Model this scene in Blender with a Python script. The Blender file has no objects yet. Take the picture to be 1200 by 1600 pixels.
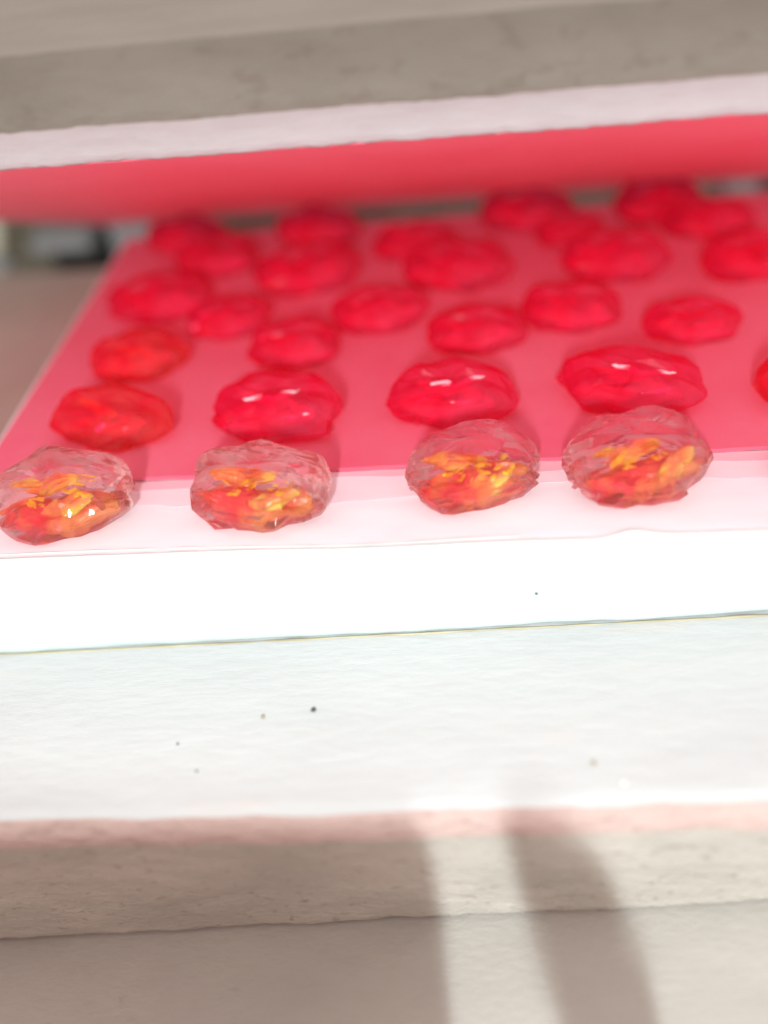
import bpy, bmesh, math, random
from mathutils import Vector, Matrix, noise
random.seed(7)
sc = bpy.context.scene
col = sc.collection
# ------------------------------------------------------------------ camera (1 unit = 10 cm)
cd = bpy.data.cameras.new('camera')
cd.sensor_fit = 'HORIZONTAL'; cd.sensor_width = 36.0; cd.lens = 39.0
cd.clip_start = 0.01; cd.clip_end = 100
cd.dof.use_dof = True; cd.dof.focus_distance = 1.255; cd.dof.aperture_fstop = .52
cam = bpy.data.objects.new('camera', cd); col.objects.link(cam)
cam.matrix_world = Matrix(((0.996033, 0.047107, 0.075497, 0), (0.026097, 0.656472, -0.753899, 0),
                           (-0.085075, 0.752878, 0.652638, 0.8), (0, 0, 0, 1)))
sc.camera = cam
# ------------------------------------------------------------------ world: dim warm room light
w = bpy.data.worlds.new('World'); sc.world = w; w.use_nodes = True
bg = w.node_tree.nodes['Background']; bg.inputs[0].default_value = (1.0, 0.875, 0.82, 1); bg.inputs[1].default_value = 1.15
# ------------------------------------------------------------------ lamps
def area(name, loc, target, sx, sy, power, colr):
    d = bpy.data.lights.new(name, 'AREA'); d.shape = 'RECTANGLE'; d.size = sx; d.size_y = sy
    d.energy = power; d.color = colr
    o = bpy.data.objects.new(name, d); col.objects.link(o); o.location = loc
    o.rotation_euler = (Vector(target) - Vector(loc)).to_track_quat('-Z', 'Y').to_euler()
    return o
K = Vector((-0.3, -1.8, 1.4))
area('small_bright_lamp', K, (0, .9, 0), .05, .05, 15, (0.80, 1.0, 1.0))
area('soft_lamp', K + Vector((0, -.02, 0)), (0, .9, 0), .17, .5, 82, (0.86, 1.0, 1.0))
sc.view_settings.view_transform = 'Standard'; sc.view_settings.look = 'None'
sc.view_settings.exposure = 0; sc.view_settings.gamma = 1
sc.cycles.max_bounces = 26; sc.cycles.transmission_bounces = 24; sc.cycles.transparent_max_bounces = 40; sc.cycles.glossy_bounces = 8; sc.cycles.diffuse_bounces = 5
sc.cycles.caustics_reflective = True; sc.cycles.caustics_refractive = True
sc.cycles.blur_glossy = 0.3; sc.cycles.sample_clamp_indirect = 6.0
sc.cycles.use_denoising = True

# ------------------------------------------------------------------ materials
def nodes(name):
    m = bpy.data.materials.new(name); m.use_nodes = True
    nt = m.node_tree; return m, nt, nt.nodes['Principled BSDF']
def mottle(name, c1, c2, scale=6, rough=.75, bump=.15, bscale=60, stretch=(1, 1, 1), spots=None, dist=.01, sheen=0, spec=.3, lo=.35, hi=.65):
    m, nt, b = nodes(name); N = nt.nodes; L = nt.links
    tc = N.new('ShaderNodeTexCoord'); mp = N.new('ShaderNodeMapping'); mp.inputs['Scale'].default_value = stretch
    L.new(tc.outputs['Object'], mp.inputs['Vector'])
    n1 = N.new('ShaderNodeTexNoise'); n1.inputs['Scale'].default_value = scale; n1.inputs['Detail'].default_value = 6
    n1.inputs['Roughness'].default_value = .6
    L.new(mp.outputs[0], n1.inputs['Vector'])
    r = N.new('ShaderNodeValToRGB'); r.color_ramp.elements[0].position = lo; r.color_ramp.elements[1].position = hi
    r.color_ramp.elements[0].color = (*c1, 1); r.color_ramp.elements[1].color = (*c2, 1)
    L.new(n1.outputs['Fac'], r.inputs[0]); out = r.outputs[0]
    if spots:
        n3 = N.new('ShaderNodeTexNoise'); n3.inputs['Scale'].default_value = spots[1]; n3.inputs['Detail'].default_value = 4
        L.new(mp.outputs[0], n3.inputs['Vector'])
        r3 = N.new('ShaderNodeValToRGB'); r3.color_ramp.elements[0].position = spots[2]; r3.color_ramp.elements[1].position = spots[2] + .1
        r3.color_ramp.elements[0].color = (0, 0, 0, 1); r3.color_ramp.elements[1].color = (spots[3],) * 3 + (1,)
        L.new(n3.outputs['Fac'], r3.inputs[0])
        mx = N.new('ShaderNodeMix'); mx.data_type = 'RGBA'
        L.new(r3.outputs[0], mx.inputs[0]); L.new(out, mx.inputs[6]); mx.inputs[7].default_value = (*spots[0], 1)
        out = mx.outputs[2]
    L.new(out, b.inputs['Base Color'])
    n2 = N.new('ShaderNodeTexNoise'); n2.inputs['Scale'].default_value = bscale; n2.inputs['Detail'].default_value = 5
    L.new(mp.outputs[0], n2.inputs['Vector'])
    bp = N.new('ShaderNodeBump'); bp.inputs['Strength'].default_value = bump; bp.inputs['Distance'].default_value = dist
    L.new(n2.outputs['Fac'], bp.inputs['Height']); L.new(bp.outputs[0], b.inputs['Normal'])
    b.inputs['Roughness'].default_value = rough
    b.inputs['Specular IOR Level'].default_value = spec
    return m
M = {}
M['white'] = mottle('white_painted_board', (.62, .70, .685), (.67, .745, .73), 5, .7, .2, 55, (.35, 1, 1), dist=.006)
M['top'] = mottle('pinkish_white_board_top', (.84, .71, .77), (.86, .79, .84), 4, .6, .12, 40, (.3, 1, 1), dist=.005)
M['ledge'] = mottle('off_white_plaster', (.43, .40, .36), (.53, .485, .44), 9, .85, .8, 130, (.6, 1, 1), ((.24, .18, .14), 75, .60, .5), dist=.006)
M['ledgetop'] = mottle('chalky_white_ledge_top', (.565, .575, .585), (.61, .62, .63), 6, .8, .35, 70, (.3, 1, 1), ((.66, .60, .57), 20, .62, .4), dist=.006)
M['stone'] = mottle('greyish_rough_board', (.235, .215, .185), (.30, .275, .24), 5, .85, .5, 55, (.5, 1, 1), ((.17, .135, .115), 42, .58, .3), dist=.01)
M['lip'] = mottle('white_board_lip', (.52, .475, .50), (.59, .54, .565), 7, .75, .5, 60, (.35, 1, 1), dist=.006)
M['red'] = mottle('red_plastic_sheet', (.735, .10, .175), (.765, .155, .235), 2.2, .38, .03, 60, spec=.5)
M['redup'] = mottle('brightened_red_sheet', (.97, .18, .27), (.98, .22, .31), 3, .5, .03, 60, spec=.35)  # tray sheet's red, lightened in colour because less light reaches the underside
M['margin'] = mottle('pale_red_bounce', (.84, .62, .69), (.86, .70, .765), 4, .5, .05, 40, (.3, 1, 1))  # red sheet's glow on the board, painted as pale pink
M['rim'] = mottle('rough_plaster_rim_pink_bounce', (.56, .40, .37), (.62, .46, .43), 9, .85, 1., 80, (.45, 1, 1), ((.36, .24, .20), 45, .58, .45), dist=.011)  # rough plaster; pink of reflected light is put into its colour
M['upledge'] = mottle('beige_upper_ledge', (.34, .315, .285), (.38, .355, .32), 4, .8, .2, 50)
M['lowtop'] = mottle('dusty_smooth_board', (.44, .41, .38), (.50, .465, .43), 5, .85, .35, 110, (.5, 1, 1), ((.30, .24, .20), 30, .68, .4), dist=.004)
M['margin2'] = mottle('red_bounce', (.80, .40, .48), (.83, .50, .58), 4, .5, .05, 40, (.3, 1, 1))  # stronger step of the same painted glow
M['side'] = mottle('brown_grey_board', (.40, .29, .25), (.46, .34, .30), 3, .8, .2, 30)
M['dark'] = mottle('dark_olive_board', (.20, .20, .155), (.24, .235, .185), 3, .8, .2, 30)
M['black'] = mottle('black_plastic', (.012, .012, .011), (.02, .02, .018), 5, .5, .1, 30)
M['grey'] = mottle('grey_metal', (.24, .24, .25), (.30, .30, .31), 4, .5, .1, 30)
M['cream'] = mottle('cream_card', (.62, .60, .48), (.68, .66, .54), 4, .7, .1, 30)
M['crack'] = mottle('ochre_dust', (.40, .34, .20), (.62, .56, .36), 14, .9, .2, 60, (.5, 1, 1))
M['pink_bounce'] = mottle('pink_card', (.76, .58, .52), (.80, .62, .56), 4, .6, .1, 30)  # pink so the added cards throw pinkish light on the boards
M['pale'] = mottle('pale_card', (.80, .78, .75), (.84, .82, .80), 4, .7, .1, 30)
M['speck'] = mottle('dark_grit', (.05, .08, .10), (.12, .13, .13), 40, .7, .2, 90)
M['speck2'] = mottle('tan_grit', (.35, .32, .22), (.45, .40, .3), 40, .7, .2, 90)
M['chip'] = mottle('white_chip', (.85, .85, .85), (.9, .9, .9), 40, .5, .2, 90)

def glass(name, tint, rough, ior, clear, milky):
    """coloured glass: part refracting, part straight through (thin shells), a little milky"""
    m, nt, b = nodes(name); N = nt.nodes; L = nt.links
    b.inputs['Transmission Weight'].default_value = 1
    b.inputs['IOR'].default_value = ior; b.inputs['Roughness'].default_value = rough
    tc = N.new('ShaderNodeTexCoord')
    n1 = N.new('ShaderNodeTexNoise'); n1.inputs['Scale'].default_value = 11; n1.inputs['Detail'].default_value = 2
    L.new(tc.outputs['Object'], n1.inputs['Vector'])
    r = N.new('ShaderNodeValToRGB'); r.color_ramp.elements[0].position = .4; r.color_ramp.elements[1].position = .6
    r.color_ramp.elements[0].color = (*tint[0], 1); r.color_ramp.elements[1].color = (*tint[1], 1)
    L.new(n1.outputs['Fac'], r.inputs[0]); L.new(r.outputs[0], b.inputs['Base Color'])
    n2 = N.new('ShaderNodeTexNoise'); n2.inputs['Scale'].default_value = 30; n2.inputs['Detail'].default_value = 3
    L.new(tc.outputs['Object'], n2.inputs['Vector'])
    bp = N.new('ShaderNodeBump'); bp.inputs['Strength'].default_value = .15; bp.inputs['Distance'].default_value = .005
    L.new(n2.outputs['Fac'], bp.inputs['Height']); L.new(bp.outputs[0], b.inputs['Normal'])
    tr = N.new('ShaderNodeBsdfTransparent'); L.new(r.outputs[0], tr.inputs[0])
    tl = N.new('ShaderNodeBsdfTranslucent'); L.new(r.outputs[0], tl.inputs[0])
    df = N.new('ShaderNodeBsdfDiffuse'); L.new(r.outputs[0], df.inputs[0])
    mk = N.new('ShaderNodeMixShader'); mk.inputs[0].default_value = .5; L.new(tl.outputs[0], mk.inputs[1]); L.new(df.outputs[0], mk.inputs[2])
    m1 = N.new('ShaderNodeMixShader'); m1.inputs[0].default_value = clear; L.new(b.outputs[0], m1.inputs[1]); L.new(tr.outputs[0], m1.inputs[2])
    m2 = N.new('ShaderNodeMixShader'); m2.inputs[0].default_value = milky; L.new(m1.outputs[0], m2.inputs[1]); L.new(mk.outputs[0], m2.inputs[2])
    L.new(m2.outputs[0], N['Material Output'].inputs[0])
    return m
GL = {'clear': glass('clear_pinkish_glass', ((1, .57, .59), (1, .93, .92)), .005, 1.48, .25, .0),
      'coral': glass('coral_glass', ((1, .07, .16), (1, .22, .25)), .22, 1.25, .6, .26),
      'red': glass('red_glass', ((1, .05, .19), (1, .15, .33)), .25, 1.25, .6, .28)}
def insert(name, c1, c2, rough=.18, metal=0., trans=.35):
    m = mottle(name, c1, c2, 22, rough, .5, 50, dist=.006, spec=.6, lo=.42, hi=.58)
    b = m.node_tree.nodes['Principled BSDF']; b.inputs['Metallic'].default_value = metal
    b.inputs['Transmission Weight'].default_value = trans
    return m
IN = {'pale': insert('pale_pink_streak', (1, .55, .66), (1, .75, .82), .2, 0, 0), 'amber': insert('amber_insert', (1, .30, .12), (1, .82, .14), .1, 0, .2),
      'scarlet': insert('scarlet_insert', (1, .09, .11), (1, .34, .12), .12, 0, .3),
      'gold': insert('gold_glint', (1, .70, .02), (1, .88, .12), .1, .2, 0),  # gold glints put in as yellow-coloured chips
      'rose': insert('rose_insert', (1, .015, .12), (1, .04, .22), .4),}

# ------------------------------------------------------------------ helpers
def link(name, me, mat, parent=None):
    o = bpy.data.objects.new(name, me); col.objects.link(o)
    if mat: me.materials.append(mat)
    if parent: o.parent = parent
    return o
def tag(o, label, cat, group=None):
    o['label'] = label; o['category'] = cat
    if group: o['group'] = group
    return o
def struct(o): o['kind'] = 'structure'; return o
def empty(name, loc=(0, 0, 0)):
    o = bpy.data.objects.new(name, None); col.objects.link(o); o.location = loc; o.empty_display_size = .02; return o
def grid_mesh(name, rows, smooth=True, closed_u=False):
    """rows: list of equally long lists of points"""
    nv = len(rows); nu = len(rows[0])
    V = [tuple(p) for r in rows for p in r]; F = []
    for i in range(nv - 1):
        for j in range(nu if closed_u else nu - 1):
            a = i * nu + j; b = i * nu + (j + 1) % nu
            F.append((a, b, b + nu, a + nu))
    me = bpy.data.meshes.new(name); me.from_pydata(V, [], F); me.update()
    if smooth: me.shade_smooth()
    return me
def densify(pts, step):
    out = []
    for a, b in zip(pts[:-1], pts[1:]):
        n = max(1, int(math.ceil((Vector(b) - Vector(a)).length / step)))
        for k in range(n): out.append(Vector(a).lerp(Vector(b), k / n))
    out.append(Vector(pts[-1])); return out
def ruled(name, prof_l, prof_r, x_l, x_r, x0, x1, mat, step=.012, xs=.012, amp=None, parent=None, close=True, matfn=None):
    """board whose (y,z) section goes from prof_l at x_l to prof_r at x_r; thickness comes from the section itself"""
    A = densify([(0, *p) for p in prof_l], step); ts = []
    # same parameter on both profiles
    A = []; B = []
    for (a, b), (c, d) in zip(zip(prof_l[:-1], prof_l[1:]), zip(prof_r[:-1], prof_r[1:])):
        n = max(1, int(math.ceil(math.dist(a, b) / step)))
        n = min(n, 60)
        for k in range(n):
            t = k / n
            A.append((a[0] + (b[0] - a[0]) * t, a[1] + (b[1] - a[1]) * t)); B.append((c[0] + (d[0] - c[0]) * t, c[1] + (d[1] - c[1]) * t))
    A.append(prof_l[-1]); B.append(prof_r[-1])
    nx = int((x1 - x0) / xs); rows = []
    for (ay, az), (by, bz) in zip(A, B):
        r = []
        for i in range(nx + 1):
            x = x0 + (x1 - x0) * i / nx; t = (x - x_l) / (x_r - x_l)
            y = ay + (by - ay) * t; z = az + (bz - az) * t
            if amp:
                dy, dz = amp(x, y, z); y += dy; z += dz
            r.append((x, y, z))
        rows.append(r)
    me = grid_mesh(name, rows)
    bm = bmesh.new(); bm.from_mesh(me)
    if close:
        nu = nx + 1; nv = len(rows); bm.verts.ensure_lookup_table()
        try:
            bm.faces.new([bm.verts[i * nu] for i in range(nv)]); bm.faces.new([bm.verts[i * nu + nx] for i in range(nv)][::-1])
        except ValueError: pass
    bmesh.ops.recalc_face_normals(bm, faces=bm.faces); bm.to_mesh(me); bm.free(); me.shade_smooth()
    if matfn:
        for k in range((len(rows) - 1) * nx):
            y, z = A[k // nx]; y2, z2 = A[k // nx + 1]; me.polygons[k].material_index = matfn((y + y2) / 2, (z + z2) / 2)
    return link(name, me, mat, parent)
def nz(x, y, z, s, seed=0.): return noise.noise(Vector((x * s + seed, y * s - seed, z * s + 2 * seed)))
def box(name, c, s, mat, parent=None, bev=.004, rz=0, rot=None):
    bm = bmesh.new(); bmesh.ops.create_cube(bm, size=1)
    for v in bm.verts: v.co = Vector((v.co.x * s[0], v.co.y * s[1], v.co.z * s[2]))
    bmesh.ops.bevel(bm, geom=bm.edges[:], offset=bev, segments=2, affect='EDGES')
    me = bpy.data.meshes.new(name); bm.to_mesh(me); bm.free()
    o = link(name, me, mat, parent); o.location = c; o.rotation_euler = rot or (0, 0, rz); return o

# ------------------------------------------------------------------ tray board with its red sheet
XL, XR = -.65, .43
def amp_board(x, y, z):
    e = .0022 * nz(x, y, z, 5) + .0012 * nz(x, y, z, 22, 3)
    return (e if abs(y - .8365) < .01 else 0), e * .8
tray = ruled('tray_board', [(2.04, -.16), (2.04, -.004), (1.2, -.004), (.860, -.004), (.846, -.006), (.8385, -.011), (.8365, -.02), (.8365, -.180), (.842, -.1835), (2.04, -.1835)][1:],
             [(2.04, -.16), (2.04, -.004), (1.2, -.004), (.860, -.004), (.846, -.006), (.8385, -.011), (.8365, -.02), (.8365, -.151), (.842, -.1555), (2.04, -.1555)][1:],
             XL, XR, -.78, 1.1, M['top'], amp=amp_board)
tray.data.materials.append(M['white'])
for p in tray.data.polygons:
    if p.center.z < -.0125: p.material_index = 1
tag(tray, 'thick white painted board with pinkish top carrying the glass beads', 'board')
# raised paint ridge along the front of the board top
def tube(name, pts, r, mat, parent, seg=6, flat=1.):
    rows = []
    for i, p in enumerate(pts):
        a = pts[max(0, i - 1)]; b = pts[min(len(pts) - 1, i + 1)]
        d = (Vector(b) - Vector(a)).normalized(); s = d.cross(Vector((0, 0, 1))).normalized(); u = s.cross(d)
        rr = r(i / (len(pts) - 1)) if callable(r) else r
        rows.append([Vector(p) + s * math.cos(t) * rr + u * math.sin(t) * rr * flat for t in [2 * math.pi * k / seg for k in range(seg)]])
    return link(name, grid_mesh(name, rows, closed_u=True), mat, parent)
pts = []
for i in range(260):
    x = -.78 + 1.88 * i / 259
    y = .862 - .017 * (x + .657) / 1.09 + .0035 * nz(x, 0, 0, 4, 5)
    if x > .2: y += .012 * math.exp(-((x - .255) / .03) ** 2) + .006 * min(1, (x - .2) / .1)
    pts.append((x, y, -.0035 + .0005 * nz(x, 0, 0, 30)))
tube('paint_ridge', pts, lambda t: .0026, M['white'], tray, 8, .8)
pts = [(x, y + .011 + .002 * math.sin(x * 9), z - .0006) for x, y, z in pts if x < .1]
tube('paint_ridge', pts, .0018, M['white'], tray, 8, .6)

def slab_poly(name, poly, z0, z1, mat, parent=None, M4=None):
    n = len(poly); V = [(x, y, z0) for x, y in poly] + [(x, y, z1) for x, y in poly]
    F = [list(range(n))[::-1], list(range(n, 2 * n))] + [(i, (i + 1) % n, n + (i + 1) % n, n + i) for i in range(n)]
    me = bpy.data.meshes.new(name); me.from_pydata(V, [], F)
    if M4: me.transform(M4)
    me.update(); return link(name, me, mat, parent)
fr = [(-.768 + i * (1.87) / 160, 1.030 + .003 * nz(i * .1, 0, 0, 1.3) + .0015 * nz(i * .4, 2, 0, 1.1)) for i in range(161)]
sheet = slab_poly('red_sheet', fr + [(1.102, 2.012), (-.768, 2.012)], -.0026, .004, M['red'])
tag(sheet, 'flat glossy red plastic sheet lying on the board under the rear beads', 'plastic sheet')

# ------------------------------------------------------------------ ledge board below, next board below that
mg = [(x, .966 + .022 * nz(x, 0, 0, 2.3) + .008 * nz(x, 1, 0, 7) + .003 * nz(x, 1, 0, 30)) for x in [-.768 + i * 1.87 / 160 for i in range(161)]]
slab_poly('bounce_margin', mg + [(1.102, 1.029), (-.768, 1.029)], -.0035, -.0034 + .0003, M['margin'], tray)  # strip of painted red bounce in front of the sheet
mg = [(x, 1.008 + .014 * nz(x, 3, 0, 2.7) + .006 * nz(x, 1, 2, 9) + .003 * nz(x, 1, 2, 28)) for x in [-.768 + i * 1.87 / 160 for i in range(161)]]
slab_poly('bounce_margin', mg + [(1.102, 1.0285), (-.768, 1.0285)], -.0031, -.0028, M['margin2'], tray)
def amp_ledge(x, y, z):
    front = 1. if y < .56 else 0.
    e = .0035 * nz(x * .6, y, z, 8, 1) + .0028 * nz(x * .5, y, z * 1.3, 30, 2) + .0012 * nz(x * .6, y, z, 80, 4)
    return e * (1 if front else .1), e * (.5 if front else .22)
def prof(yf, zt, zb, yb):
    R_ = .034
    arc = [(yf + R_ - R_ * math.sin(a), zt - R_ + R_ * math.cos(a)) for a in [k * math.pi / 16 for k in range(9)]]
    return [(yb, zt)] + arc + [(yf, zb + .010), (yf + .012, zb), (yb, zb)]
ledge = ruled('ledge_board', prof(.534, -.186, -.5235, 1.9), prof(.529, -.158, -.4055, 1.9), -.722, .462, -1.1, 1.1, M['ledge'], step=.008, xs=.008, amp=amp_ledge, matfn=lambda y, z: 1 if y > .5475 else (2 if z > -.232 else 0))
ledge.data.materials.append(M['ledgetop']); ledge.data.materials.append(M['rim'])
tag(ledge, 'off-white plaster board stepping out below the bead board with rounded rough front edge', 'board')
low = ruled('lower_board', [(1.5, -.5305), (.535, -.5305), (.36, -.5305), (.2, -.5305), (.2, -.62), (1.5, -.62)], [(1.5, -.4125), (.53, -.4125), (.34, -.4125), (.2, -.4125), (.2, -.5), (1.5, -.5)],
            -.741, .419, -1.2, 1.1, M['lowtop'], amp=lambda x, y, z: (0, .0018 * nz(x, y, z, 9, 7) + .001 * nz(x, y, z, 30, 7)))
tag(low, 'lowest off-white board showing below the dark bottom seam', 'board')
# ochre dust in the seam between bead board and ledge
pts = [(x, .8345 + .001 * nz(x, 0, 0, 12), -.1855 + (x + .722) / 1.184 * .028 + .0008 * nz(x, 1, 0, 25)) for x in [-1 + i * .01 for i in range(200)]]
tube('seam_dust', pts, lambda t: .0014 + .0012 * noise.noise(Vector((t * 30, 0, 0))), M['crack'], tray, 5)

# ------------------------------------------------------------------ upper board with red underside
def amp_up(x, y, z):
    e = .0022 * nz(x, y, z, 6, 9) + .0018 * nz(x, y, z, 24, 8) + (.0022 * nz(x, y, z, 70, 8) if z < .5 else 0)
    return (e if y < 1.25 else 0), e * .6
PU = lambda k: [(2.6, .584), (1.214, .584), (1.204, .579), (1.2, .570), (1.2, .492 + k), (1.203, .484 + k), (1.213, .434 + k), (1.22, .4295 + k), (1.26, .46), (2.6, .40)]
up_ = ruled('upper_board', PU(.003), PU(-.004), XL, XR, -1.3, 1.15, M['stone'], amp=amp_up,
            matfn=lambda y, z: 2 if z > .577 else (1 if z < .489 else 0))
up_.data.materials.append(M['lip']); up_.data.materials.append(M['upledge'])
tag(up_, 'upper grey-beige board with pale pinkish lower lip above the beads', 'board')
def tri_prism(name, top, th, mat, parent=None):
    """thick plate from a flat 3-D polygon, thickened upwards along its normal"""
    P = [Vector(p) for p in top]; n = (P[1] - P[0]).cross(P[-1] - P[0]).normalized()
    if n.z < 0: n = -n
    V = [tuple(p) for p in P] + [tuple(p + n * th) for p in P]; k = len(P)
    F = [list(range(k)), list(range(k, 2 * k))[::-1]] + [(i, (i + 1) % k, k + (i + 1) % k, k + i) for i in range(k)]
    me = bpy.data.meshes.new(name); me.from_pydata(V, [], F)
    bm = bmesh.new(); bm.from_mesh(me); bmesh.ops.recalc_face_normals(bm, faces=bm.faces); bm.to_mesh(me); bm.free()
    return link(name, me, mat, parent)
# underside plane: from the lip down to the back (steeper than a shelf, hinged at the back)
def cz(x, y): return .4425 - (y - 1.2) * .4755 - .0065 * (x - XL) / 1.08
N_ = 330; top = []
x0, x1 = -1.3, 1.15
for i in range(N_ + 1):
    x = x0 + (x1 - x0) * i / N_
    k = .0035 * nz(x, 0, 0, 14, 3) + .003 * nz(x, 0, 0, 45, 4)
    k += .012 * math.exp(-((x - .098) / .006) ** 2) + .007 * math.exp(-((x + .14) / .006) ** 2)
    top.append((x, 1.222 + k, cz(x, 1.222 + k)))
back = [(x, y, cz(x, y)) for x, y in [(1.15, 2.13), (-.865, 2.155), (-.875, 2.12), (-1.01, 1.83), (-1.3, 1.35)]]
ceil_ = tri_prism('red_ceiling_sheet', top + back, .003, M['redup'])
tag(ceil_, 'sloping red plastic sheet lining the underside of the upper board', 'plastic sheet')
bk = [(x, y, cz(x, y) + .0045) for x, y in [(-1.35, 1.228), (1.16, 1.228), (1.16, 2.135), (-.865, 2.165), (-.90, 2.16), (-1.075, 1.845), (-1.35, 1.40)]]
back_ = tri_prism('sloping_board', bk, .022, M['lip'])
tag(back_, 'pinkish-grey sloping board edge showing behind the red ceiling at far left', 'board')

# ------------------------------------------------------------------ left side floor, background
side = slab_poly('side_shelf', [(-2.4, .9), (-.79, .9), (-.79, 2.13), (-2.4, 2.18)], -.17, -.12, M['side']); struct(side)
bgfl = slab_poly('back_floor', [(-4, 2.19), (4, 2.19), (4, 5), (-4, 5)], -.50, -.40, M['dark']); struct(bgfl)
wall = slab_poly('back_wall', [(-4, 3.0), (4, 3.0), (4, 3.1), (-4, 3.1)], -.6, 1.6, M['dark']); struct(wall)
t = box('black_box', (-1.13, 2.62, -.285), (.21, .16, .15), M['black'], bev=.01)
tag(t, 'black plastic box behind the left end of the red sheet', 'box')
t = box('grey_slab', (-1.155, 2.56, -.175), (.20, .20, .05), M['grey'], bev=.01)
tag(t, 'pale grey slab resting on the black box behind the red sheet', 'lid')
t = box('cream_card', (-1.46, 2.55, -.21), (.13, .02, .24), M['cream'], bev=.004, rot=(0, .35, 0))
tag(t, 'cream card leaning in the gap at the far left edge', 'card')
t = box('pale_strip', (-1.33, 2.26, -.135), (.22, .05, .03), M['grey'], bev=.006)
tag(t, 'pale grey strip lying across the back of the left side shelf', 'strip')
t = box('grey_post', (-.92, 2.5, -.22), (.14, .10, .26), M['grey'], bev=.01)
tag(t, 'dull grey block right of the black box behind the sheet corner', 'block')
t = box('small_grey_block', (.93, 2.6, -.20), (.11, .10, .09), M['grey'], bev=.01)
tag(t, 'small grey block in the dark gap at the right behind the beads', 'block')
t = box('small_black_block', (1.02, 2.58, -.20), (.035, .10, .12), M['black'], bev=.006)
tag(t, 'small black block in the dark gap at the far right edge', 'block')

# ------------------------------------------------------------------ grit on the ledge
def grit(loc, s, mat, label, flat=.5):
    s *= .8; bm = bmesh.new(); bmesh.ops.create_icosphere(bm, subdivisions=2, radius=s)
    for v in bm.verts:
        v.co *= 1 + .35 * noise.noise(v.co * (1.2 / s) + Vector(loc) * 50); v.co.z *= flat
    me = bpy.data.meshes.new('dust_speck'); bm.to_mesh(me); bm.free(); me.shade_smooth()
    o = link('dust_speck', me, mat); o.location = loc; tag(o, label, 'speck', 'specks on the white boards')
def lz(x): return -.186 + (x + .722) / 1.184 * .028
for x, y, s, m, l in [(-.202, .703, .0048, 'speck', 'dark blue-grey speck near the middle of the white ledge'),
                      (-.274, .695, .0042, 'speck2', 'pale grey speck just left of the dark blue-grey one'),
                      (-.39, .656, .0022, 'speck', 'tiny dark speck on the left part of the ledge'),
                      (-.354, .612, .0022, 'speck', 'tiny dark speck nearest the ledge edge at left'),
                      (.172, .601, .0045, 'speck2', 'tan speck on the right part of the ledge'),
                      (.206, .573, .0045, 'chip', 'white paint chip near the ledge edge at right')]:
    grit((x, y, lz(x) + s * .2), s, M[m], l)
grit((.123, .834, -.092), .0028, M['speck'], 'tiny dark speck on the front face of the bead board')

# ------------------------------------------------------------------ glass beads
prof_pts = [(0, -.0), (.45, 0), (.80, .0), (.90, .05), (.96, .16), (1.0, .32), (.985, .46), (.93, .62), (.83, .76), (.66, .88), (.46, .95), (.24, .99), (.0, 1.0)]
def prof_at(v):
    f = v * (len(prof_pts) - 1); i = min(int(f), len(prof_pts) - 2); t = f - i
    return (prof_pts[i][0] * (1 - t) + prof_pts[i + 1][0] * t, prof_pts[i][1] * (1 - t) + prof_pts[i + 1][1] * t)
def smooth(e0, e1, x):
    t = max(0, min(1, (x - e0) / (e1 - e0))); return t * t * (3 - 2 * t)
def bead_body(a, b, h, seed, npet=5):
    """angular glass rosette: a back shell, two lower stepped layers in front, ragged petal edges all round"""
    rnd = random.Random(seed); NU, NV = 32, 12; rows = []
    ph0 = rnd.uniform(0, 6.28); tw = rnd.uniform(.5, .9); sq = rnd.uniform(1.75, 2.3)
    pk = rnd.uniform(0, 6.28); npet = rnd.choice([4, 5, 6]); d1 = rnd.uniform(-.02, .14); d2 = rnd.uniform(-.50, -.38); sl = rnd.uniform(-.18, .18)
    jit = [rnd.uniform(-.45, .45) for _ in range(NU)]
    for i in range(NV + 1):
        v = i / NV; R, Zh = prof_at(v); r = []
        for j in range(NU):
            p = 2 * math.pi * (j + jit[j] * (.8 if v < .95 else 0)) / NU
            c, s = math.cos(p), math.sin(p)
            e = (abs(c) ** sq + abs(s) ** sq) ** (-1 / sq)
            f = (npet * (p + ph0) / (2 * math.pi) + tw * v * 1.3) % 1
            saw = (1 - f) ** 1.3; front = smooth(.45, -.2, s)
            wgt = max(0, 1 - abs(v - .36) / .5)
            rr = R * e * (1 - (.05 + .16 * front) * wgt * saw + .03 * math.cos(2 * p + pk))
            rr *= 1 + .06 * abs(math.sin(9 * p + 4 * v + ph0)) * wgt * front
            rr *= 1 + .08 * noise.noise(Vector((c * 1.6, s * 1.6, v * 3 + seed)))
            x = rr * c; y = rr * s; z = Zh
            if v > .38:
                q = y + sl * x + .07 * math.sin(5 * x + ph0) + .05 * math.sin(13 * x + pk)
                k = min(1, (v - .38) / .2)
                z -= k * (.20 * smooth(d1, d1 - .07, q) + .16 * smooth(d2, d2 - .08, q)) * (Zh - .15)
                z += k * .05 * math.sin(7 * x + 3 * q + pk) + k * .07 * noise.noise(Vector((x * 3, y * 3, seed * 1.7)))
            r.append((a * x, b * y, h * max(0, z)))
        rows.append(r)
    me = grid_mesh('bead_body', rows, smooth=False, closed_u=True)
    bm = bmesh.new(); bm.from_mesh(me); bmesh.ops.remove_doubles(bm, verts=bm.verts, dist=1e-5)
    bmesh.ops.recalc_face_normals(bm, faces=bm.faces)
    for f in bm.faces: f.smooth = False
    for e in bm.edges:
        if len(e.link_faces) == 2 and e.calc_face_angle(0) > math.radians(14): e.smooth = False
    bm.to_mesh(me); bm.free()
    return me
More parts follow.
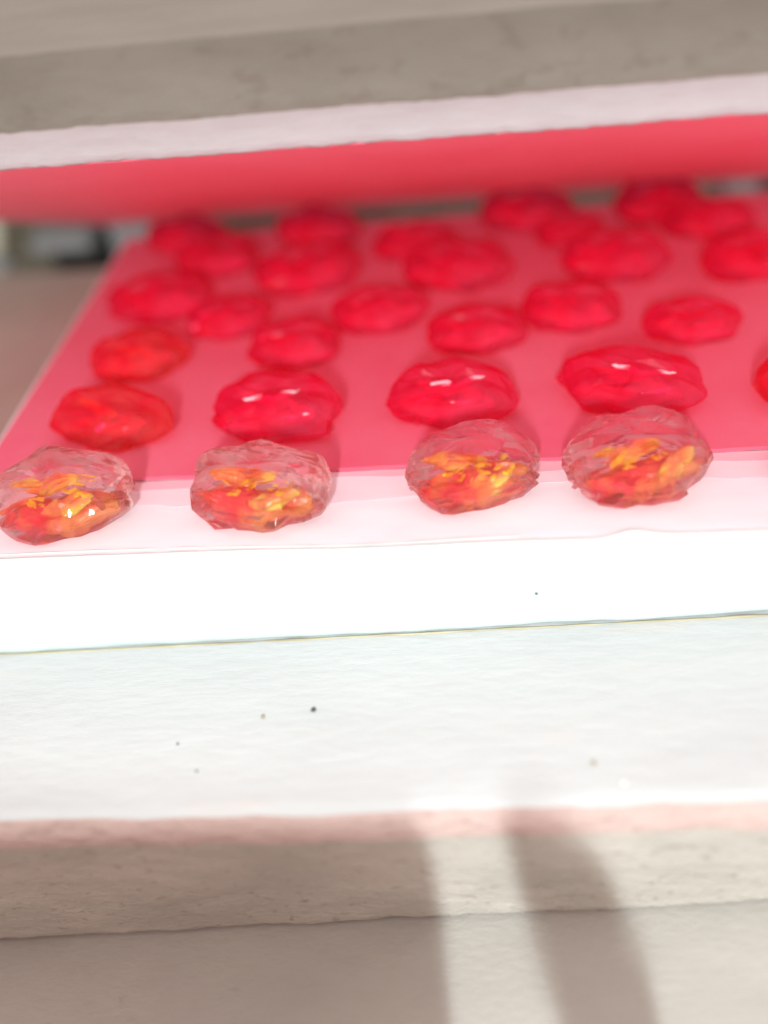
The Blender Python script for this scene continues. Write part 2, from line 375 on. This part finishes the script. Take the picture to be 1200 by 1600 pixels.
def petal(wd, ln, th, curl, seed, name):
    """closed leaf-shaped solid with a cupped, wavy surface"""
    nu, nv = 8, 7; rnd = random.Random(seed); k = rnd.uniform(0, 50); topr = []
    for i in range(nv + 1):
        v = i / nv; wv = (math.sin(math.pi * min(.96, max(.04, v))) ** .5); tr, br = [], []
        for j in range(nu + 1):
            u = j / nu * 2 - 1
            x = (u + rnd.uniform(-.07, .07)) * wd * wv; y = (v - .5 + rnd.uniform(-.04, .04)) * ln + .12 * ln * u * u
            z = curl * (u * u) * wd * .5 + .16 * wd * noise.noise(Vector((u * 2.2, v * 3, k))) - curl * ln * (v - .5) ** 2
            t = th * math.sqrt(max(.05, 1 - u * u)) * wv
            tr.append((x, y, z + t * rnd.uniform(.7, 1.2))); br.append((x, y, z - t))
        topr.append(tr + br[::-1])
    me = grid_mesh(name, topr, smooth=False, closed_u=True)
    bm = bmesh.new(); bm.from_mesh(me)
    bm.verts.ensure_lookup_table(); n = 2 * (nu + 1)
    bm.faces.new([bm.verts[i] for i in range(n)]); bm.faces.new([bm.verts[nv * n + i] for i in range(n)])
    bmesh.ops.triangulate(bm, faces=bm.faces)
    bmesh.ops.recalc_face_normals(bm, faces=bm.faces); bm.to_mesh(me); bm.free(); return me

GROUP = 'glass flower beads set out in rows'
def bead(x, y, wd, kind, seed, label, rot=None, z=.0045, streak=False):
    rnd = random.Random(seed * 13 + 1)
    a = wd * .5; b = a * rnd.uniform(.66, .76); h = wd * (rnd.uniform(.42, .47) if kind == 'clear' else rnd.uniform(.30, .36))
    root = empty('glass_bead', (x, y, z)); tag(root, label, 'glass bead', GROUP)
    root.rotation_euler = (0, 0, rot if rot is not None else rnd.uniform(-.25, .25))
    body = link('body', bead_body(a, b, h, seed), GL[kind], root)
    pal = {'clear': ('amber', 'scarlet', 'amber'), 'coral': ('amber', 'rose', 'rose'), 'red': ('rose', 'rose', 'rose')}[kind]
    o = link('upper_petal', petal(a * .46, b * .26, h * .035, .35, seed + 1, 'upper_petal'), IN[pal[0]], body)
    o.location = (-a * rnd.uniform(.05, .28), -b * rnd.uniform(.05, .15), h * .55); o.rotation_euler = (rnd.uniform(.3, .6), rnd.uniform(-.15, .2), rnd.uniform(-.35, .15))
    o = link('lower_petal', petal(a * .76, b * .62, h * .17, .2, seed + 2, 'lower_petal'), IN[pal[1]], body)
    o.location = (a * rnd.uniform(-.08, .06), -b * .36, h * .24); o.rotation_euler = (rnd.uniform(.35, .5), rnd.uniform(-.12, .12), rnd.uniform(-.12, .12))
    o = link('side_petal', petal(a * .34, b * .34, h * .06, .4, seed + 3, 'side_petal'), IN[pal[2]], body)
    o.location = (a * rnd.uniform(.15, .35), -b * .46, h * .40); o.rotation_euler = (rnd.uniform(.6, .9), rnd.uniform(-.4, .1), rnd.uniform(.1, .6))
    if kind != 'red':
        for q in range(12 if kind == 'clear' else 2):
            o = link('gold_glint', petal(a * rnd.uniform(.05, .12), b * rnd.uniform(.04, .08), h * .02, .6, seed + 5 + q, 'gold_glint'), IN['gold'], body)
            o.location = (a * rnd.uniform(-.45, .45), -b * rnd.uniform(.1, .55), h * rnd.uniform(.42, .62)); o.rotation_euler = (rnd.uniform(.2, .9), rnd.uniform(-.5, .5), rnd.uniform(-1, 1))
    if kind == 'clear':      # small pleated points along the ragged sides
        for q in range(8):
            p = rnd.choice([rnd.uniform(2.9, 4.0), rnd.uniform(5.4, 6.4)]) ; sz = wd * rnd.uniform(.03, .055)
            bm = bmesh.new(); bmesh.ops.create_icosphere(bm, subdivisions=1, radius=sz)
            for vv in bm.verts: vv.co = Vector((vv.co.x * 1.7, vv.co.y * rnd.uniform(.5, .8), vv.co.z * rnd.uniform(.6, 1.)))
            me = bpy.data.meshes.new('edge_facet'); bm.to_mesh(me); bm.free()
            o = link('edge_facet', me, GL['clear'], body)
            o.location = (a * .84 * math.cos(p), b * .82 * math.sin(p), h * rnd.uniform(.15, .5)); o.rotation_euler = (rnd.uniform(-.4, .4), rnd.uniform(-.3, .5), p)
    if streak:
        o = link('pale_streak', petal(a * .42, b * .07, h * .03, .5, seed + 9, 'pale_streak'), IN['pale'], body)
        o.location = (a * rnd.uniform(-.2, .25), -b * .12, h * .70); o.rotation_euler = (.4, rnd.uniform(-.1, .1), rnd.uniform(-.2, .3))
        o = link('pale_streak', petal(a * .22, b * .06, h * .03, .5, seed + 10, 'pale_streak'), IN['pale'], body)
        o.location = (a * rnd.uniform(-.1, .4), -b * .50, h * .50); o.rotation_euler = (.5, rnd.uniform(-.1, .1), rnd.uniform(-.1, .5))
    return root
B = [(-.585, .987, .227, 'clear', 'clear glass bead with amber heart, front row at the far left over the white edge'),
     (-.277, .983, .222, 'clear', 'clear front-row bead with pointed amber and red base, second from left'),
     (.041, 1.007, .211, 'clear', 'clear front-row bead with gold glints, third from left'),
     (.28, 1.007, .221, 'clear', 'clear oval front-row bead nearest the right side, fourth from left'),
     (-.564, 1.197, .200, 'coral', 'orange-red bead directly behind the leftmost clear bead'),
     (-.278, 1.199, .215, 'red', 'red bead with white streak directly behind the second clear bead'),
     (.017, 1.204, .200, 'red', 'red bead with white streak touching the back of the third clear bead'),
     (.312, 1.213, .212, 'red', 'broad red bead with pale streak directly behind the fourth clear bead'),
     (.601, 1.186, .2, 'coral', 'red bead with orange patch cut by the right edge of the photo'),
     (.565, 1.007, .18, 'red', 'red bead low at the right photo edge beside the white board edge'),
     (-.572, 1.389, .175, 'coral', 'small orange-red bead third back in the left column'),
     (-.271, 1.397, .165, 'red', 'small plain red bead third back behind the white-streaked second column bead'),
     (.068, 1.411, .175, 'red', 'red bead third back, behind the white-streaked middle bead'),
     (.459, 1.393, .165, 'red', 'faint red bead third back toward the right, standing apart on the sheet'),
     (-.586, 1.620, .20, 'red', 'wide blurred red bead at the left sheet edge, fourth back'),
     (-.421, 1.525, .165, 'red', 'dark crimson bead wedged right of the wide fourth bead in the left column'),
     (-.118, 1.509, .180, 'red', 'crimson bead fourth back, left of the photo centre'),
     (.251, 1.47, .185, 'red', 'deep crimson bead fourth back, right of the photo centre'),
     (-.500, 1.82, .19, 'red', 'crimson bead just in front of the back-left corner bead'),
     (-.275, 1.704, .22, 'red', 'large crimson bead in the second column near the back'),
     (.042, 1.68, .22, 'red', 'large crimson bead near the middle of the back cluster'),
     (.369, 1.67, .215, 'red', 'large crimson bead near the back, right of the middle cluster'),
     (.632, 1.628, .19, 'red', 'blurred crimson bead at the right photo edge near the back'),
     (-.590, 1.990, .195, 'red', 'back-row bead at the left corner of the red sheet, nearest the black box'),
     (-.276, 1.975, .195, 'red', 'second back-row bead from left, against the dark gap'),
     (-.043, 1.825, .18, 'red', 'low blurred bead in the middle of the back, below the gap'),
     (.217, 1.986, .210, 'red', 'back-row bead standing against the dark gap right of centre'),
     (.518, 1.985, .205, 'red', 'rightmost back-row bead rising highest into the dark gap'),
     (.300, 1.837, .15, 'red', 'small crimson bead between the two right back-row beads, in front'),
     (.600, 1.843, .19, 'red', 'crimson bead in front of the rightmost back-row bead')]
for k, (x, y, wd, kind, lab) in enumerate(B):
    dy = -.028 if y < 1.25 else -.012
    if y > 1.95: dy = -.05
    bead(x, y + dy, wd * (1 if y < 1.1 else 1.07), kind, k * 3 + 2, lab, z=.0042 if y > 1.10 else -.003, streak=k in (5, 6, 7))

# ------------------------------------------------------------------ added blockers out of frame that shade the boards: panel above, cut cards below
top_blocker = box('light_blocker', (0, 0.0, 1.30), (3.4, .012, .92), M['pale'], bev=.002); struct(top_blocker)  # added panel, keeps lamp light off the upper board
def proj(P, yp=0.17):
    P = Vector(P); t = (yp - K.y) / (P.y - K.y); q = K.lerp(P, t); return (q.x, q.z)
def front_card(name, pts):
    V = [(x, .17, z) for x, z in pts] + [(x, .164, z) for x, z in pts]; n = len(pts)
    F = [list(range(n)), list(range(n, 2 * n))[::-1]] + [(i, n + i, n + (i + 1) % n, (i + 1) % n) for i in range(n)]
    me = bpy.data.meshes.new(name); me.from_pydata(V, [], F)
    return struct(link(name, me, M['pink_bounce']))
LC = [(-2.5, .532, -.174), (-0.65, 0.532, -0.174), (-0.343, 0.532, -0.174), (-0.065, 0.532, -0.178), (-0.042, 0.532, -0.234), (-0.036, 0.528, -0.457), (-0.027, 0.394, -0.456), (-.02, .2, -.456), (-2.5, .2, -.456)]
front_card('shading_card', [proj(p) for p in LC])
FG = [(0.046, 0.532, -0.178), (0.064, 0.532, -0.272), (0.086, 0.53, -0.443), (0.101, 0.46, -0.442), (0.117, 0.389, -0.44), (.138, .2, -.44), (.25, .2, -.43),
      (0.242, 0.386, -0.43), (0.241, 0.464, -0.43), (0.222, 0.532, -0.428), (0.200, 0.532, -0.340), (0.172, 0.532, -0.265), (0.136, 0.532, -0.198), (0.10, 0.532, -.172), (.07, .532, -.165)]
front_card('shading_strip', [proj(p) for p in FG])
